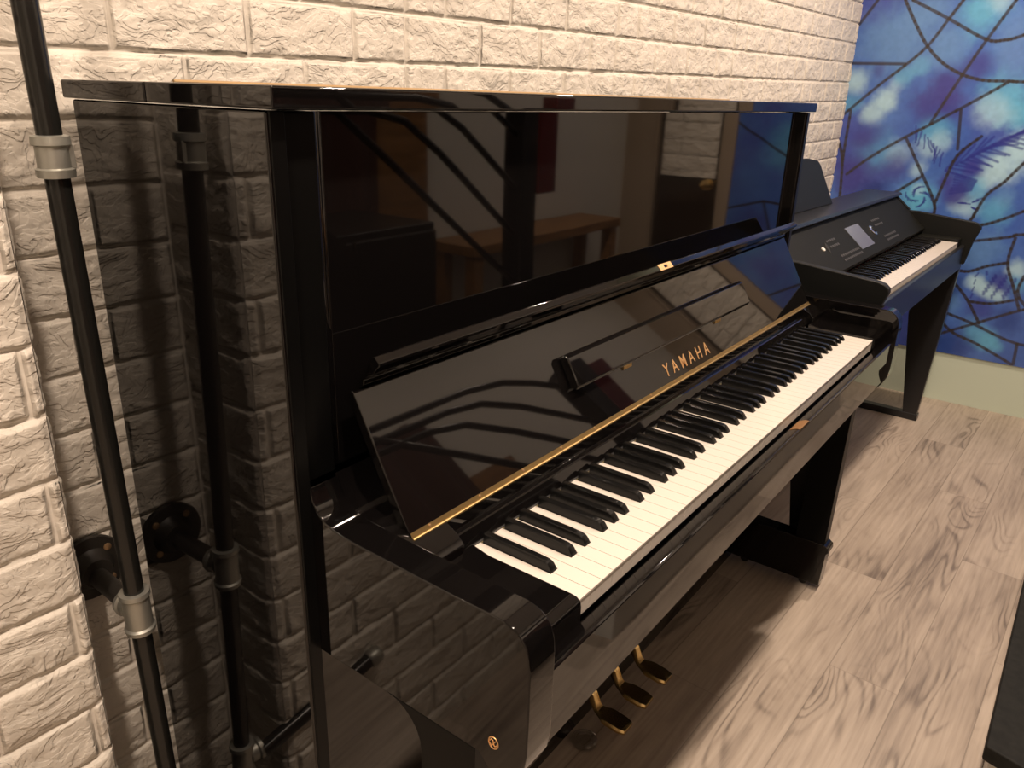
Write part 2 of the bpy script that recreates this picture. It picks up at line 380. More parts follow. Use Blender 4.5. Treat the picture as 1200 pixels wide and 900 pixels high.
# (y, z, radius, strength, rgb)
WHITE = (.48, .62, .72); TURQ = (.16, .42, .62); PURP = (.065, .05, .25); LBLU = (.17, .30, .55); DEEP = (.02, .035, .19)
BLOBS = [(.632,.591,.055,.9,WHITE),(.640,.50,.05,.6,TURQ),(.541,.456,.05,.9,WHITE),(.507,.515,.055,1,WHITE),(.475,.57,.040,.6,WHITE),(.45,.61,.05,.7,TURQ),(.40,.66,.05,.7,TURQ),(.211,.844,.09,.9,TURQ),(.16,.88,.05,.6,WHITE),
(.06,.553,.09,.8,TURQ),(.0,.50,.09,.9,TURQ),(.09,.489,.07,.6,WHITE),(.29,.40,.07,.7,TURQ),(.26,.36,.05,.5,WHITE),(.308,.330,.05,.6,WHITE),(.33,.25,.04,.7,WHITE),(.015,.282,.075,1,WHITE),(-.035,.36,.08,1,WHITE),(.05,.22,.05,.8,WHITE),
(.11,.12,.06,.8,WHITE),(.085,.18,.05,.6,TURQ),(.299,.13,.075,1,TURQ),(.30,.17,.03,.5,WHITE),(-.0,-.19,.045,1,WHITE),(-.04,-.215,.045,1,WHITE),(-.075,-.235,.035,.9,WHITE),(-.02,-.40,.05,.7,TURQ),(-.075,-.43,.05,.9,TURQ),(-.11,-.46,.03,.7,TURQ),(-.137,-.11,.045,.9,WHITE),(-.14,-.17,.04,.6,TURQ),
(.50,.30,.09,.5,TURQ),(.42,.30,.06,.5,WHITE),(.50,.75,.16,.7,LBLU),(.30,.73,.09,.7,LBLU),(.40,.86,.09,.7,LBLU),(.05,.70,.10,.6,LBLU),(.09,.80,.07,.5,LBLU),(.02,-.06,.09,.6,LBLU),(.0,.10,.07,.7,TURQ),(-.02,.16,.05,.5,LBLU),
(.27,.58,.08,.9,PURP),(.33,.50,.07,.8,PURP),(.24,.50,.06,.8,PURP),(.17,.66,.06,.7,PURP),(.55,.36,.07,.8,PURP),(.57,.20,.10,.9,PURP),(.42,.24,.07,.7,PURP),(.47,.12,.09,.8,DEEP),(.15,.16,.06,.9,PURP),(.12,.26,.05,.8,PURP),(.20,.21,.04,.8,PURP),(.55,.64,.03,.5,PURP),(-.09,-.17,.05,.7,PURP),(-.03,-.31,.05,.6,PURP),(.08,-.30,.05,.5,LBLU),(-.13,-.34,.06,.6,DEEP),(.05,-.47,.09,.7,DEEP),
(-.3,.3,.12,.6,TURQ),(-.4,.7,.15,.5,TURQ),(-.45,-.1,.12,.6,PURP)]
FEATH = []
rnd = random.Random(5)
for t in np.linspace(0, 1, 15):            # feather strokes off the curling stem
    y0 = .215 - .24*t; z0 = .25 + .17*t
    a = math.radians(60 - 45*t + rnd.uniform(-12, 12))
    FEATH.append((y0, z0, y0 - .10*math.cos(a), z0 + .10*math.sin(a), .0045))
    a2 = math.radians(-15 + 25*t + rnd.uniform(-14, 14)); FEATH.append((y0, z0, y0 - .08*math.cos(a2), z0 + .08*math.sin(a2)-.01, .004))
for t in np.linspace(0, 1, 10):
    y0 = .36 - .12*t; z0 = .42 - .10*t; FEATH.append((y0, z0, y0-.01+.02*math.sin(t*9), z0 - .055, .003))
for t in np.linspace(0, 1, 8):
    y0 = .18 - .01*t; z0 = .16 + .08*t; FEATH.append((y0, z0, y0 - .075, z0 + .02 - .04*t, .004))
for k in range(22):
    a = k*1.1; r = .02 + .035*((k*37) % 10)/10; y0 = .295 + r*math.cos(a); z0 = .135 + r*.8*math.sin(a)
    FEATH.append((y0, z0, y0 - .020*math.sin(a), z0 + .020*math.cos(a), .0028))
for k in range(16):
    a = k*2.1; r = .015+.03*((k*53) % 10)/10; y0 = .10 + r*math.cos(a); z0 = .125+r*.6*math.sin(a); FEATH.append((y0, z0, y0-.018, z0+.008*math.sin(a), .0025))
for k in range(20):
    y0 = -.02 - .11*((k*29) % 20)/20; z0 = -.14 - .10*((k*13) % 20)/20; FEATH.append((y0, z0, y0-.003, z0-.010, .0045))
for k in range(5): FEATH.append((.012+.0*k, -.15-.03*k, .016, -.168-.03*k, .003))
def seg_dist(Y, Z, a, b):
    ax, az = a; bx_, bz = b; dx, dz = bx_-ax, bz-az; l = dx*dx+dz*dz + 1e-12
    t = np.clip(((Y-ax)*dx + (Z-az)*dz)/l, 0, 1); return np.hypot(Y-ax-t*dx, Z-az-t*dz)
def smooth_line(l):
    if len(l) < 3: return l
    P = np.array([l[0]] + l + [l[-1]], float); out = []
    for i in range(1, len(P)-2):
        for t in np.linspace(0, 1, 5)[:-1]:
            out.append(tuple(.5*((2*P[i]) + (-P[i-1]+P[i+1])*t + (2*P[i-1]-5*P[i]+4*P[i+1]-P[i+2])*t*t + (-P[i-1]+3*P[i]-3*P[i+1]+P[i+2])*t**3)))
    out.append(tuple(P[-2])); return out
def mural():
    ys = np.arange(-.572, .6745, .0026); zs = np.arange(-.515, 1.45, .0028)
    Y, Zm = np.meshgrid(ys, zs, indexing='ij')
    wy = Y + .05*(fbm(Y*7, Zm*7, 41, 4)-.5); wz = Zm + .05*(fbm(Y*7+5, Zm*7, 42, 4)-.5)
    base = np.array([.055, .095, .36]); n = fbm(Y*6, Zm*6, 43, 5)[..., None]
    col = base * (1-n) * 1.05 + np.array([.11, .20, .50]) * n * 1.05
    n2 = sstep(.48, .72, fbm(Y*3.1+3, Zm*3.1, 47, 4))[..., None]; col = col*(1-.55*n2) + np.array([.085, .065, .33])*.55*n2
    for y, z, r, s, c in BLOBS:
        d = np.hypot(wy-y, wz-z)/r
        a = (s*sstep(1.35, .25, d + .5*(fbm(Y*30, Zm*30, 51, 3)-.5)))[..., None]
        col = col*(1-a) + np.array(c)*a
    for y0, z0, y1, z1, w in FEATH:
        sel = (np.abs(Y-(y0+y1)/2) < .09) & (np.abs(Zm-(z0+z1)/2) < .09)
        d = seg_dist(Y[sel]+.008*(fbm(Y[sel]*40, Zm[sel]*40, 61, 2)-.5), Zm[sel], (y0, z0), (y1, z1))
        a = (.70*sstep(w*2.0, w*.3, d))[:, None]; col[sel] = col[sel]*(1-a) + np.array((.04, .04, .24))*a
    for l in LINES:
        P = smooth_line(l)
        for a_, b_ in zip(P, P[1:]):
            sel = (Y > min(a_[0], b_[0])-.03) & (Y < max(a_[0], b_[0])+.03) & (Zm > min(a_[1], b_[1])-.03) & (Zm < max(a_[1], b_[1])+.03)
            d = seg_dist(Y[sel], Zm[sel], a_, b_); a = (.85*sstep(.0082, .0040, d))[:, None]
            col[sel] = col[sel]*(1-a) + np.array((.045, .032, .030))*a
    lum = (col @ np.array([.25, .55, .20]))[..., None]; col = (col*1.04 - lum*.04) * np.array([.80, .96, 1.0])
    col *= (.93 + .14*fbm(Y*60, Zm*60, 71, 2))[..., None]
    P = np.stack([np.full(Y.shape, XR-.008), Y, Zm], -1)
    m = mat('mural_print', (0, 0, 0), .16, spec=.5)
    at = N(m, 'ShaderNodeVertexColor', layer_name='paint'); L(m, at.outputs[0], m.node_tree.nodes['Principled BSDF'].inputs['Base Color'])
    bp = N(m, 'ShaderNodeBump'); tc = N(m, 'ShaderNodeTexCoord'); nz = N(m, 'ShaderNodeTexNoise'); nz.inputs['Scale'].default_value = 9
    L(m, tc.outputs['Object'], nz.inputs['Vector']); L(m, nz.outputs['Fac'], bp.inputs['Height']); bp.inputs['Strength'].default_value = .10; bp.inputs['Distance'].default_value = .01
    L(m, bp.outputs[0], m.node_tree.nodes['Principled BSDF'].inputs['Normal'])
    root = thing('wall_mural', 'glossy blue stained glass style mural panel covering the right wall', 'mural', (XR, .05, -.515))
    o = grid_obj('printed_face', P, m, False, np.clip(col, 0, 1))
    wl = o.location.copy(); o.parent = root; o.location = wl - root.location
    obj('backing_board', box(XR-.0075, XR-.001, -.572, .6745, -.515, 1.45), M['white'], root, smooth=0)
mural()

# ------------------------------------------------------------------ ceiling downlights
for i, (x, y, w) in enumerate(DOWNLIGHTS):
    where = ('above the left end of the wall projection', 'above the pipe rail', 'above the upright piano', 'above the digital piano')[i]
    t = thing('ceiling_downlight', 'round recessed warm ceiling downlight ' + where, 'ceiling light', (x, y, CEIL-.012), group='ceiling downlights')
    obj('trim_ring', lathe((x, y, CEIL), (0,0,-1), [(0,.058),(.006,.057),(.008,.046),(.003,.044)]), M['white'], t)
    obj('lamp_disc', lathe((x, y, CEIL-.001), (0,0,-1), [(0,.043),(.0015,.043)]), M['lamp'], t)
    ld = bpy.data.lights.new('downlight', 'AREA'); ld.shape = 'DISK'; ld.size = .085; ld.energy = w; ld.color = WARM
    ld.spread = math.radians(170)
    lo = bpy.data.objects.new('downlight_light', ld); link(lo); lo.parent = t; lo.location = (0, 0, .001)

# ------------------------------------------------------------------ upright piano
K = .023585; KW = 52*K; XA = -.150; XB = KW + .150
lac = M['lacquer']
piano = thing('upright_piano', 'polished black upright piano with open fallboard against the white brick wall', 'piano', (KW/2, .30, FL))
def P(name, bm, m=lac, parent=None, **k): return obj(name, bm, m, parent or piano, **k)
def mir(x): return KW - x
# case sides
for s in (0, 1):
    a, b_ = (XA, XA+.019) if s == 0 else (XB-.019, XB)
    P('side_panel', box(a, b_, .264, .618, FL+.03, .4745), bevel=.003, seg=3)
    P('side_edge', box(a+.0025, b_-.0005, .2615, .2645, FL+.03, .4740), M['edge'], bevel=.0008)
P('back_frame', box(XA+.019, XB-.019, .565, .612, FL+.05, .466))
# lid in two flaps with the long brass hinge between
P('front_lid_flap', box(XA-.003, XB+.003, .249, .4535, .4755, .4953), bevel=.0022, seg=3)
P('rear_lid_flap', box(XA-.003, XB+.003, .4555, .632, .4755, .4953), bevel=.0022, seg=3)
hb = tube([(XA+.03, .4545, .4962), (XB-.03, .4545, .4962)], .0022, 10)
P('lid_hinge', hb, M['hinge'])
# upper front: stiles, rail and the big reflecting panel
P('upper_stile', box(XA+.019, -.090, .270, .30, .097, .4735), M['edge'], bevel=.002)
P('upper_stile', box(mir(-.090), XB-.019, .2795, .30, .097, .4735), bevel=.0008)
b = ext([(.2745,0),(.2765,.0015),(.2785,.0045),(.2800,.009),(.2806,.014),(.300,.014),(.300,0)], .097, .4735, 'z')
for v in b.verts: v.co.x, v.co.y = -.090 + v.co.y, v.co.x
P('panel_moulding', b)
P('upper_panel', box(-.076, mir(-.0905), .2800, .300, .097, .4735), bevel=.001)
# arms
def arm_outline(inset=0.0):
    i = inset
    top = [(.2625, -.115), (.2625+.0, .096-i), (.258, .080-i), (.250, .068-i), (.238, .0600-i), (.222, .0562-i), (.200, .0545-i), (.100, .0530-i)]
    nose = [(.0, .0525-i), (-.011, .0500-i), (-.020, .0445-i), (-.0265+i, .036), (-.0302+i, .024), (-.0315+i, .011), (-.0320+i, -.048), (-.0318+i, -.085), (-.029+i, -.105), (-.020+i, -.126), (-.008, -.143), (.003, -.148), (.010, -.138), (.016, -.126), (.026, -.1155)]
    return top + nose
leg_arc = [(.030, -.120), (.030, -.14)]
for s in (0, 1):
    X0, X1 = (-.133, -.092) if s == 0 else (mir(-.092), mir(-.133))
    P('arm', ext(arm_outline(), X0, X1), bevel=.0018, seg=3)
    # stepped inner cheek that runs up behind the fallboard
    X0, X1 = (-.0915, -.020) if s == 0 else (mir(-.020), mir(-.0915))
    P('cheek', ext([(.2695,-.06),(.2695,.0955),(.262,.074),(.252,.064),(.240,.0575),(.222,.054),(.196,.0535),(.150,.030),(.141,.020),(.141,-.06)], X0, X1), bevel=.0012)
    # key block
    X0, X1 = (-.0915, -.0012) if s == 0 else (KW+.0012, mir(-.0915))
    P('key_block', ext([(-.004,-.063),(-.004,-.006),(-.0025,.0005),(.002,.0042),(.010,.0052),(.120,.0052),(.145,.010),(.145,-.063)], X0, X1), bevel=.0012)
# key bed, key slip, front rail
P('keybed', box(-.0915, mir(-.0915), -.0195, .262, -.121, -.0645), bevel=.002)
P('key_slip', ext([(-.0035,-.064),(-.0035,-.0250),(-.0180,-.0185),(-.0235,-.0175),(-.0262,-.0200),(-.0262,-.064)], -.0912, mir(-.0912)), bevel=.0008)
# strike plate with worn wood on the slip
t_ = P('strike_plate', ext([(-.0245,-.0186),(-.0245,-.0168),(-.0180,-.0172),(-.0075,-.0220),(-.0075,-.0236)], .652, .700), M['wood'], bevel=.0006)
# brass emblem on the outer face of the left arm
b = bmesh.new()
ring = [(-.1332, .007 + .0058*math.cos(a*math.pi/16), -.0925 + .0068*math.sin(a*math.pi/16)) for a in range(33)]
tube(ring, .0006, 8, b, cap=False)
tube([(-.1332, .007+y_, -.0925+z_) for y_, z_ in ((.0045,.001),(.003,.0035),(.0005,.0025),(.0,-.001),(-.0015,-.0035),(-.004,-.002),(-.0048,.0015))], .0006, 8, b)
tube([(-.1332, .007+y_, -.0925+z_) for y_, z_ in ((.0048,-.0015),(.002,-.0045),(.0,-.001),(-.002,.0025),(-.0035,.0035))], .0006, 8, b)
P('emblem', b, M['gold'])
# lower body
P('lower_panel', box(XA+.019, XB-.019, .283, .300, FL+.085, -.121), bevel=.002)
P('bottom_rail', box(XA+.019, XB-.019, .272, .300, FL+.018, FL+.083), bevel=.002)
P('bottom_board', box(XA+.019, XB-.019, .300, .565, FL+.03, FL+.06))
for s in (0, 1):
    X0, X1 = (-.133, -.094) if s == 0 else (mir(-.094), mir(-.133))
    # leg, fillet at the top, slightly tapering, chamfer strip on the inner front edge
    leg = [(.030,-.1150), (.034,-.60), (.110,-.60), (.104,-.185)] + [(.104+.050-.050*math.cos(math.radians(a)), -.165+.050*math.sin(math.radians(a))) for a in (0,15,30,45,60,75,90)]
    P('leg', ext(leg, X0, X1), M['legs'], bevel=.005, seg=2)
    b = ext([(.022,-.600),(.020,-.612),(.026,-.618),(.030,-.715),(.2715,-.715),(.2715,-.592),(.034,-.592)], X0-.004, X1+.004)
    toe = P('toe_block', b, bevel=.002)
    for yy in (.075, .24):
        xc = (X0+X1)/2
        b = lathe((xc-.009, yy, FL+.012), (1,0,0), [(0,.010),(.002,.0118),(.016,.0118),(.018,.010)], 20)
        bx(b, xc-.013, xc-.010, yy-.006, yy+.006, FL+.010, -.714); bx(b, xc+.010, xc+.013, yy-.006, yy+.006, FL+.010, -.714)
        obj('caster', b, M['iron'], toe)

# pedals
for i, (xp, nm) in enumerate(((.512, 0), (.600, 1), (.688, 2))):
    b = bmesh.new()
    prof = [(.285, -.622, .0090, .008), (.262, -.624, .0090, .008), (.250, -.632, .0090, .008), (.243, -.646, .0095, .007), (.237, -.657, .0105, .006), (.230, -.6625, .0120, .0055),
            (.222, -.6645, .0150, .0055), (.214, -.6655, .0205, .0055), (.206, -.6662, .0225, .0055), (.178, -.6690, .0225, .0055), (.166, -.6700, .0185, .0055), (.1635, -.6704, .0165, .005)]
    rings = []
    for j, (y, z, w, th) in enumerate(prof):
        if j < len(prof)-1: dy, dz = prof[j+1][0]-y, prof[j+1][1]-z
        l = math.hypot(dy, dz); ny, nz_ = -dz/l, dy/l
        if nz_ < 0: ny, nz_ = -ny, -nz_
        rg = []
        for u, v in ((-1, -.6), (-1, .3), (-.85, 1), (0, 1.15), (.85, 1), (1, .3), (1, -.6), (.8, -1), (-.8, -1)):
            rg.append(b.verts.new((xp+u*w, y+ny*v*th, z+nz_*v*th)))
        rings.append(rg)
    for r0, r1 in zip(rings, rings[1:]):
        for k in range(9): b.faces.new((r0[k], r0[(k+1) % 9], r1[(k+1) % 9], r1[k]))
    b.faces.new(rings[0]); b.faces.new(rings[-1][::-1])
    P('pedal', b, M['brass'], smooth=28)

# keys
def boundaries():
    # white index -> is there a black key on its right?  A B C D E F G
    return [(i, i % 7 in (0, 2, 3, 5, 6)) for i in range(51)]
NUDGE = {0: .0030, 2: -.0028, 3: .0028, 5: -.0032, 6: 0.0}
BL = {i: (i+1)*K + NUDGE[i % 7] for i, f in boundaries() if f}
def white_outline(i, x0, pitch, nudge_scale=1.0, n=52):
    g = .00045; a, b2 = x0 + i*pitch + g, x0 + (i+1)*pitch - g; hw = .0072
    lb = (i-1) in BL; rb = i in BL
    la = x0 + BL[i-1]*pitch/K + hw if lb else a; ra = x0 + BL[i]*pitch/K - hw if rb else b2
    pts = [(a, 0), (b2, 0)]
    if rb: pts += [(b2, .0495), (ra, .0495), (ra, .150)]
    else: pts += [(b2, .150)]
    pts += [(la, .150)]
    if lb: pts += [(la, .0495), (a, .0495)]
    return pts
def make_keys(prefix_fn, x0, y0, z0, pitch, wm, bmm, front=.0225, blen=.097, detail=True):
    for i in range(52):
        o2 = [(x, y0+y) for x, y in white_outline(i, x0, pitch)]
        b = ext(o2, z0-.0025, z0, 'z')
        a, b2 = x0+i*pitch+.0005, x0+(i+1)*pitch-.0005
        bx(b, a, b2, y0+.0008, y0+.010, z0-front, z0-.0026)
        prefix_fn('white_key', b, wm)
    for i, xc in BL.items():
        xc = x0 + xc*pitch/K; b = bmesh.new()
        # wedge-fronted ebony key, narrower at the top
        sec = [(.0500,-.002,.0060),(.0500,.0010,.0060),(.0545,.0078,.0052),(.0565,.0100,.0045),(.0600,.0113,.0042),(.0700,.0118,.0042),(.050+blen,.0122,.0042)]
        ringsA = []
        bot = [(.0500, .0062), (.050+blen, .0062)]
        prof = [(.0500,.0012),(.0540,.0076),(.0560,.0098),(.0600,.0112),(.0750,.0118),(.050+blen,.0122)]
        Lf = []
        for y, z in prof:
            t = z/.0122; w = .0062*(1-t) + .0046*t
            Lf.append([b.verts.new((xc-w, y0+y, z0+z-.0012)), b.verts.new((xc-w+.0012, y0+y+(0 if y > .07 else .0006), z0+z)), b.verts.new((xc+w-.0012, y0+y+(0 if y > .07 else .0006), z0+z)), b.verts.new((xc+w, y0+y, z0+z-.0012))])
        B0 = b.verts.new((xc-.0062, y0+.0500, z0-.002)); B1 = b.verts.new((xc+.0062, y0+.0500, z0-.002))
        E0 = b.verts.new((xc-.0062, y0+.050+blen, z0-.002)); E1 = b.verts.new((xc+.0062, y0+.050+blen, z0-.002))
        for r0, r1 in zip(Lf, Lf[1:]):
            for k in range(3): b.faces.new((r0[k], r0[k+1], r1[k+1], r1[k]))
        b.faces.new([B0] + [Lf[0][0], Lf[0][1], Lf[0][2], Lf[0][3]] + [B1])
        b.faces.new([B0] + [r[0] for r in Lf] + [E0]); b.faces.new([B1] + [r[3] for r in Lf] + [E1])
        b.faces.new([E0, Lf[-1][0], Lf[-1][1], Lf[-1][2], Lf[-1][3], E1]); b.faces.new([B0, B1, E1, E0])
        prefix_fn('black_key', b, bmm)
make_keys(lambda n, b, m: P(n, b, m, smooth=28), 0, 0, 0, K, M['ivory'], M['ebony'])
P('key_tails', box(.001, KW-.001, .1500, .1575, -.004, -.0006), M['keywood'], smooth=0)
P('key_frame', box(-.0010, KW+.0010, .011, .262, -.0640, -.0045), M['satin'], smooth=0)
P('name_felt', box(-.001, KW+.001, .1500, .1580, .0002, .0030), M['felt'], smooth=0)
# name rail below the hinge: sloping front strip and upright back strip
P('name_rail', ext([(.1520,.0030),(.1495,.0050),(.1570,.0205),(.1590,.0218),(.1660,.0218),(.1680,.0385),(.1760,.0385),(.1760,.0030)], -.0195, KW+.0195), smooth=15, bevel=.0003)

# fallboard, opened against the upper panel
H = Vector((0, .171, .040)); T = Vector((0, .255, .192)); u = (T-H).normalized(); nrm = Vector((0, -u.z, u.y))
LB = (T-H).length; FX0, FX1 = -.0735, mir(-.0735)
def fb(s, d):
    v = H + u*s + nrm*d; return (v.y, v.z)
fall = P('fallboard', ext([fb(.004,0), fb(LB-.003,0), fb(LB,-.003), fb(LB,-.014), fb(.004,-.014)], FX0, FX1), bevel=.0025, seg=3)
lipd = Vector((0, -.033, .033)).normalized()
tp = H + u*LB
def lp(a, c):
    v = tp + lipd*a + Vector((0, .707, .707))*c; return (v.y, v.z)
P('fallboard_lip', ext([fb(LB-.001,.0), lp(.006,-.0005), lp(.010,.003), lp(.024,.003), lp(.026,0), lp(.042,.0), lp(.0445,.002), lp(.0445,.0115), lp(.042,.0135), fb(LB,-.014)], FX0+.012, FX1-.012), bevel=.0010)
# brass continuous hinge, with knuckles and screws
hg = P('fallboard_hinge', ext([fb(-.001,.0006), fb(.0062,.0006), fb(.0062,.0012), fb(-.001,.0012)], FX0+.001, FX1-.001), M['aged'], parent=fall)
b = bmesh.new()
a0 = Vector(fb(-.0015, .0012) + (0,)); tube([(FX0+.001, a0.x, a0.y), (FX1-.001, a0.x, a0.y)], .0019, 10, b)
obj('hinge_pin', b, M['aged'], fall)
for k in range(16):
    c = fb(.0036, .0012); obj('screw', lathe((FX0+.03 + k*(FX1-FX0-.06)/15, c[0], c[1]), (0, nrm.y, nrm.z), [(0,.0019),(.0006,.0017),(.0008,.001)], 12), M['screw'], fall)
# folding music ledge
lx0, lx1 = .286, .940
ml = P('music_ledge', ext([fb(.072,.001), fb(.066,.010), fb(.070,.0165), fb(.113,.0165), fb(.119,.012), fb(.117,.001)], lx0, lx1), bevel=.0022, seg=3)
for xh in (.445, .800):
    obj('ledge_hinge', ext([fb(.0605,.0005), fb(.0605,.0022), fb(.0680,.0050), fb(.0700,.0050), fb(.0700,.0005)], xh-.013, xh+.013), M['brass'], ml)
# lock plate on the lip's edge
c0 = Vector(lp(.0448, .001) + (0,)); c1 = Vector(lp(.0448, .0125) + (0,))
d2 = Vector((0, lipd.y, lipd.z))
b = bmesh.new()
def plate(x0, x1, s0, s1, h0, h1):
    vs = []
    for x in (x0, x1):
        for s_ in (s0, s1):
            for h_ in (h0, h1):
                p_ = tp + lipd*(.0445+h_) + Vector((0, .707, .707))*s_; vs.append(b.verts.new((x, p_.y, p_.z)))
    for f in ((0,1,3,2),(4,6,7,5),(0,4,5,1),(2,3,7,6),(0,2,6,4),(1,5,7,3)): b.faces.new([vs[i] for i in f])
xc = .606
plate(xc-.023, xc-.006, .001, .0125, 0, .0010); plate(xc+.006, xc+.023, .001, .0125, 0, .0010)
plate(xc-.006, xc+.006, .001, .0040, 0, .0010); plate(xc-.006, xc+.006, .0095, .0125, 0, .0010)
obj('lock_plate', b, M['gold'], fall)
# lettering
def lettering(text, x_left, width, s0, hgt):
    cu = bpy.data.curves.new('t', 'FONT'); cu.body = text; cu.size = 1; cu.extrude = .012; cu.space_character = 1.75; cu.offset = .004
    to = bpy.data.objects.new('t', cu); link(to); dg = bpy.context.evaluated_depsgraph_get()
    me = bpy.data.meshes.new_from_object(to.evaluated_get(dg)); b = bmesh.new(); b.from_mesh(me)
    bpy.data.objects.remove(to); bpy.data.meshes.remove(me)
    xs_ = [v.co.x for v in b.verts]; ys_ = [v.co.y for v in b.verts]; x0, x1, y0, y1 = min(xs_), max(xs_), min(ys_), max(ys_)
    for v in b.verts:
        s = s0 + (v.co.y-y0)/(y1-y0)*hgt; q = H + u*s + nrm*(.0004 + v.co.z*.02)
        v.co = Vector((x_left + (v.co.x-x0)/(x1-x0)*width, q.y, q.z))
    return b
obj('lettering', lettering('YAMAHA', .549, .180, .016, .0225), M['gold'], fall, smooth=0)

# ------------------------------------------------------------------ digital piano at the right
EX = 1.425; EW = 1.425
ep = thing('digital_piano', 'matte black digital piano with small screen standing at the blue mural', 'digital piano', (EX, .03, FL), rz=math.radians(-.8))
def E(name, bm, m=None, parent=None, **k):
    bm.transform(Matrix.Translation((-EX, -.03, Z0)))
    return obj(name, bm, m or M['grey_black'], parent or ep, local=True, **k)
e0, e1 = EX, EX+EW; KZ = .020
ck = [(.33,.168),(.300,.165),(.215,.112),(.045,.090),(.030,.084),(.024,.072),(.050,-.030),(.050,-.062),(.50,-.062),(.50,.168)]
for a, b_ in ((e0, e0+.028), (e1-.028, e1)):
    E('cheek', ext([(.450,.1130),(.250,.1110),(.050,.0915),(.036,.087),(.026,.078),(.024,.068),(.040,.020),(.055,-.070),(.450,-.070)], a, b_), bevel=.003)
    E('end_plate', ext([(.450,.1140),(.282,.1140),(.335,.158),(.450,.162)], a+.004 if a == e0 else a, b_ if a == e0 else b_-.004), M['panel'], bevel=.001)
E('case_body', box(e0+.028, e1-.028, .068, .450, -.087, -.010), M['satin'], bevel=.003)
E('key_slip', ext([(.064,-.088),(.064,.0),(.070,.004),(.078,.004),(.078,-.088)], e0+.001, e1-.001), M['satin'], bevel=.002)
E('back_panel', box(e0+.028, e1-.028, .435, .450, -.010, .160), bevel=.002)
E('top_lid', ext([(.338,.158),(.325,.166),(.332,.175),(.462,.175),(.462,.162),(.350,.162)], e0-.004, e1+.004), M['satin'], bevel=.002)
# sloping control panel
pn0 = Vector((0, .214, .050)); pn1 = Vector((0, .342, .160)); pu = (pn1-pn0).normalized(); pn = Vector((0, -pu.z, pu.y)); PLen = (pn1-pn0).length
cp = E('control_panel', ext([tuple((pn0)[1:]), tuple((pn1)[1:]), tuple((pn1-pn*.01)[1:]), tuple((pn0-pn*.01)[1:])], e0+.029, e1-.029), M['panel'])
def on_panel(x0, x1, s0, s1, h=.0015, bm=None):
    bm = bm or bmesh.new(); vs = []
    for x in (x0, x1):
        for s in (s0, s1):
            for hh in (-.001, h):
                q = pn0 + pu*s + pn*hh; vs.append(bm.verts.new((x, q.y, q.z)))
    for f in ((0,1,3,2),(4,6,7,5),(0,4,5,1),(2,3,7,6),(0,2,6,4),(1,5,7,3)): bm.faces.new([vs[i] for i in f])
    return bm
E('screen', on_panel(2.005, 2.150, .030, .118, .0025), M['screen'], cp, bevel=.001)
def knob(x, s, r, h, m, name):
    q = pn0 + pu*s; E(name, lathe((x, q.y, q.z), (0, pn.y, pn.z), [(0, r), (h*.7, r), (h, r*.8)], 24), m, cp)
knob(2.235, .075, .020, .006, M['silver'], 'data_dial'); knob(2.235, .075, .012, .009, M['panel'], 'dial_cap')
knob(1.715, .080, .007, .004, M['white'], 'power_button')
for (xa, s, n_) in ((1.80, .020, 11), (1.80, .036, 11), (1.78, .095, 5), (1.78, .075, 5), (2.30, .020, 9), (2.30, .036, 9), (2.30, .085, 6), (2.30, .105, 6)):
    for k in range(n_):
        E('button', on_panel(xa+k*.0175, xa+k*.0175+.0125, s, s+.007), M['print'], cp)
b = bmesh.new()
for k in range(7): on_panel(1.745+k*.003, 1.7465+k*.003, .060+.003*k, .085+.002*k, .002, b)
E('volume_slider', b, M['print'], cp)
EK = (EW-.060-.14)/52; 
E('key_end_block', box(e0+.029, e0+.0985, .080, .232, -.01, .030), M['panel'], bevel=.002)
E('key_end_block', box(e1-.0985, e1-.029, .080, .232, -.01, .030), M['panel'], bevel=.002)
make_keys(lambda n, b, m: E(n, b, m, smooth=28), e0+.100, .080, KZ, EK, M['ivory'], M['ebony'], front=.020, blen=.092)
E('key_frame', box(e0+.099, e1-.099, .092, .232, -.010, KZ-.004), M['satin'], smooth=0)
E('felt_strip', box(e0+.099, e1-.099, .2225, .232, KZ-.003, KZ+.004), M['red'], smooth=0)
E('panel_lower_edge', box(e0+.029, e1-.029, .2235, .236, KZ+.014, .052), M['panel'], smooth=0)
# legs, feet and stretcher
for a, b_ in ((e0+.006, e0+.040), (e1-.040, e1-.006)):
    E('leg', ext([(.064,-.088),(.094,-.712),(.148,-.712),(.205,-.300),(.215,-.088)], a, b_), M['satin'], bevel=.003)
    E('foot', box(a-.002, b_+.002, .090, .470, -.735, -.706), M['satin'], bevel=.003)
E('pedal_board', box(e0+.040, e1-.040, .380, .398, -.66, -.45), M['satin'], bevel=.002)
# music rest
mr = [(1.54,.176),(1.565,.300),(1.580,.316),(1.66,.326),(1.80,.329),(1.98,.329),(2.10,.325),(2.185,.314),(2.200,.300),(2.226,.176)]
b = ext(mr, .0, .010, 'y')
for v in b.verts: v.co.y = .412 + (v.co.z-.176)*.42 + v.co.y
rest = E('music_rest', b, M['grey_black'], bevel=.002)
q = lambda z: .412 + (z-.176)*.42
E('rest_emblem', lathe((1.885, q(.285)+.0005, .285), (0,-1,.42), [(0,.006),(.0015,.006)], 20), M['silver'], rest)

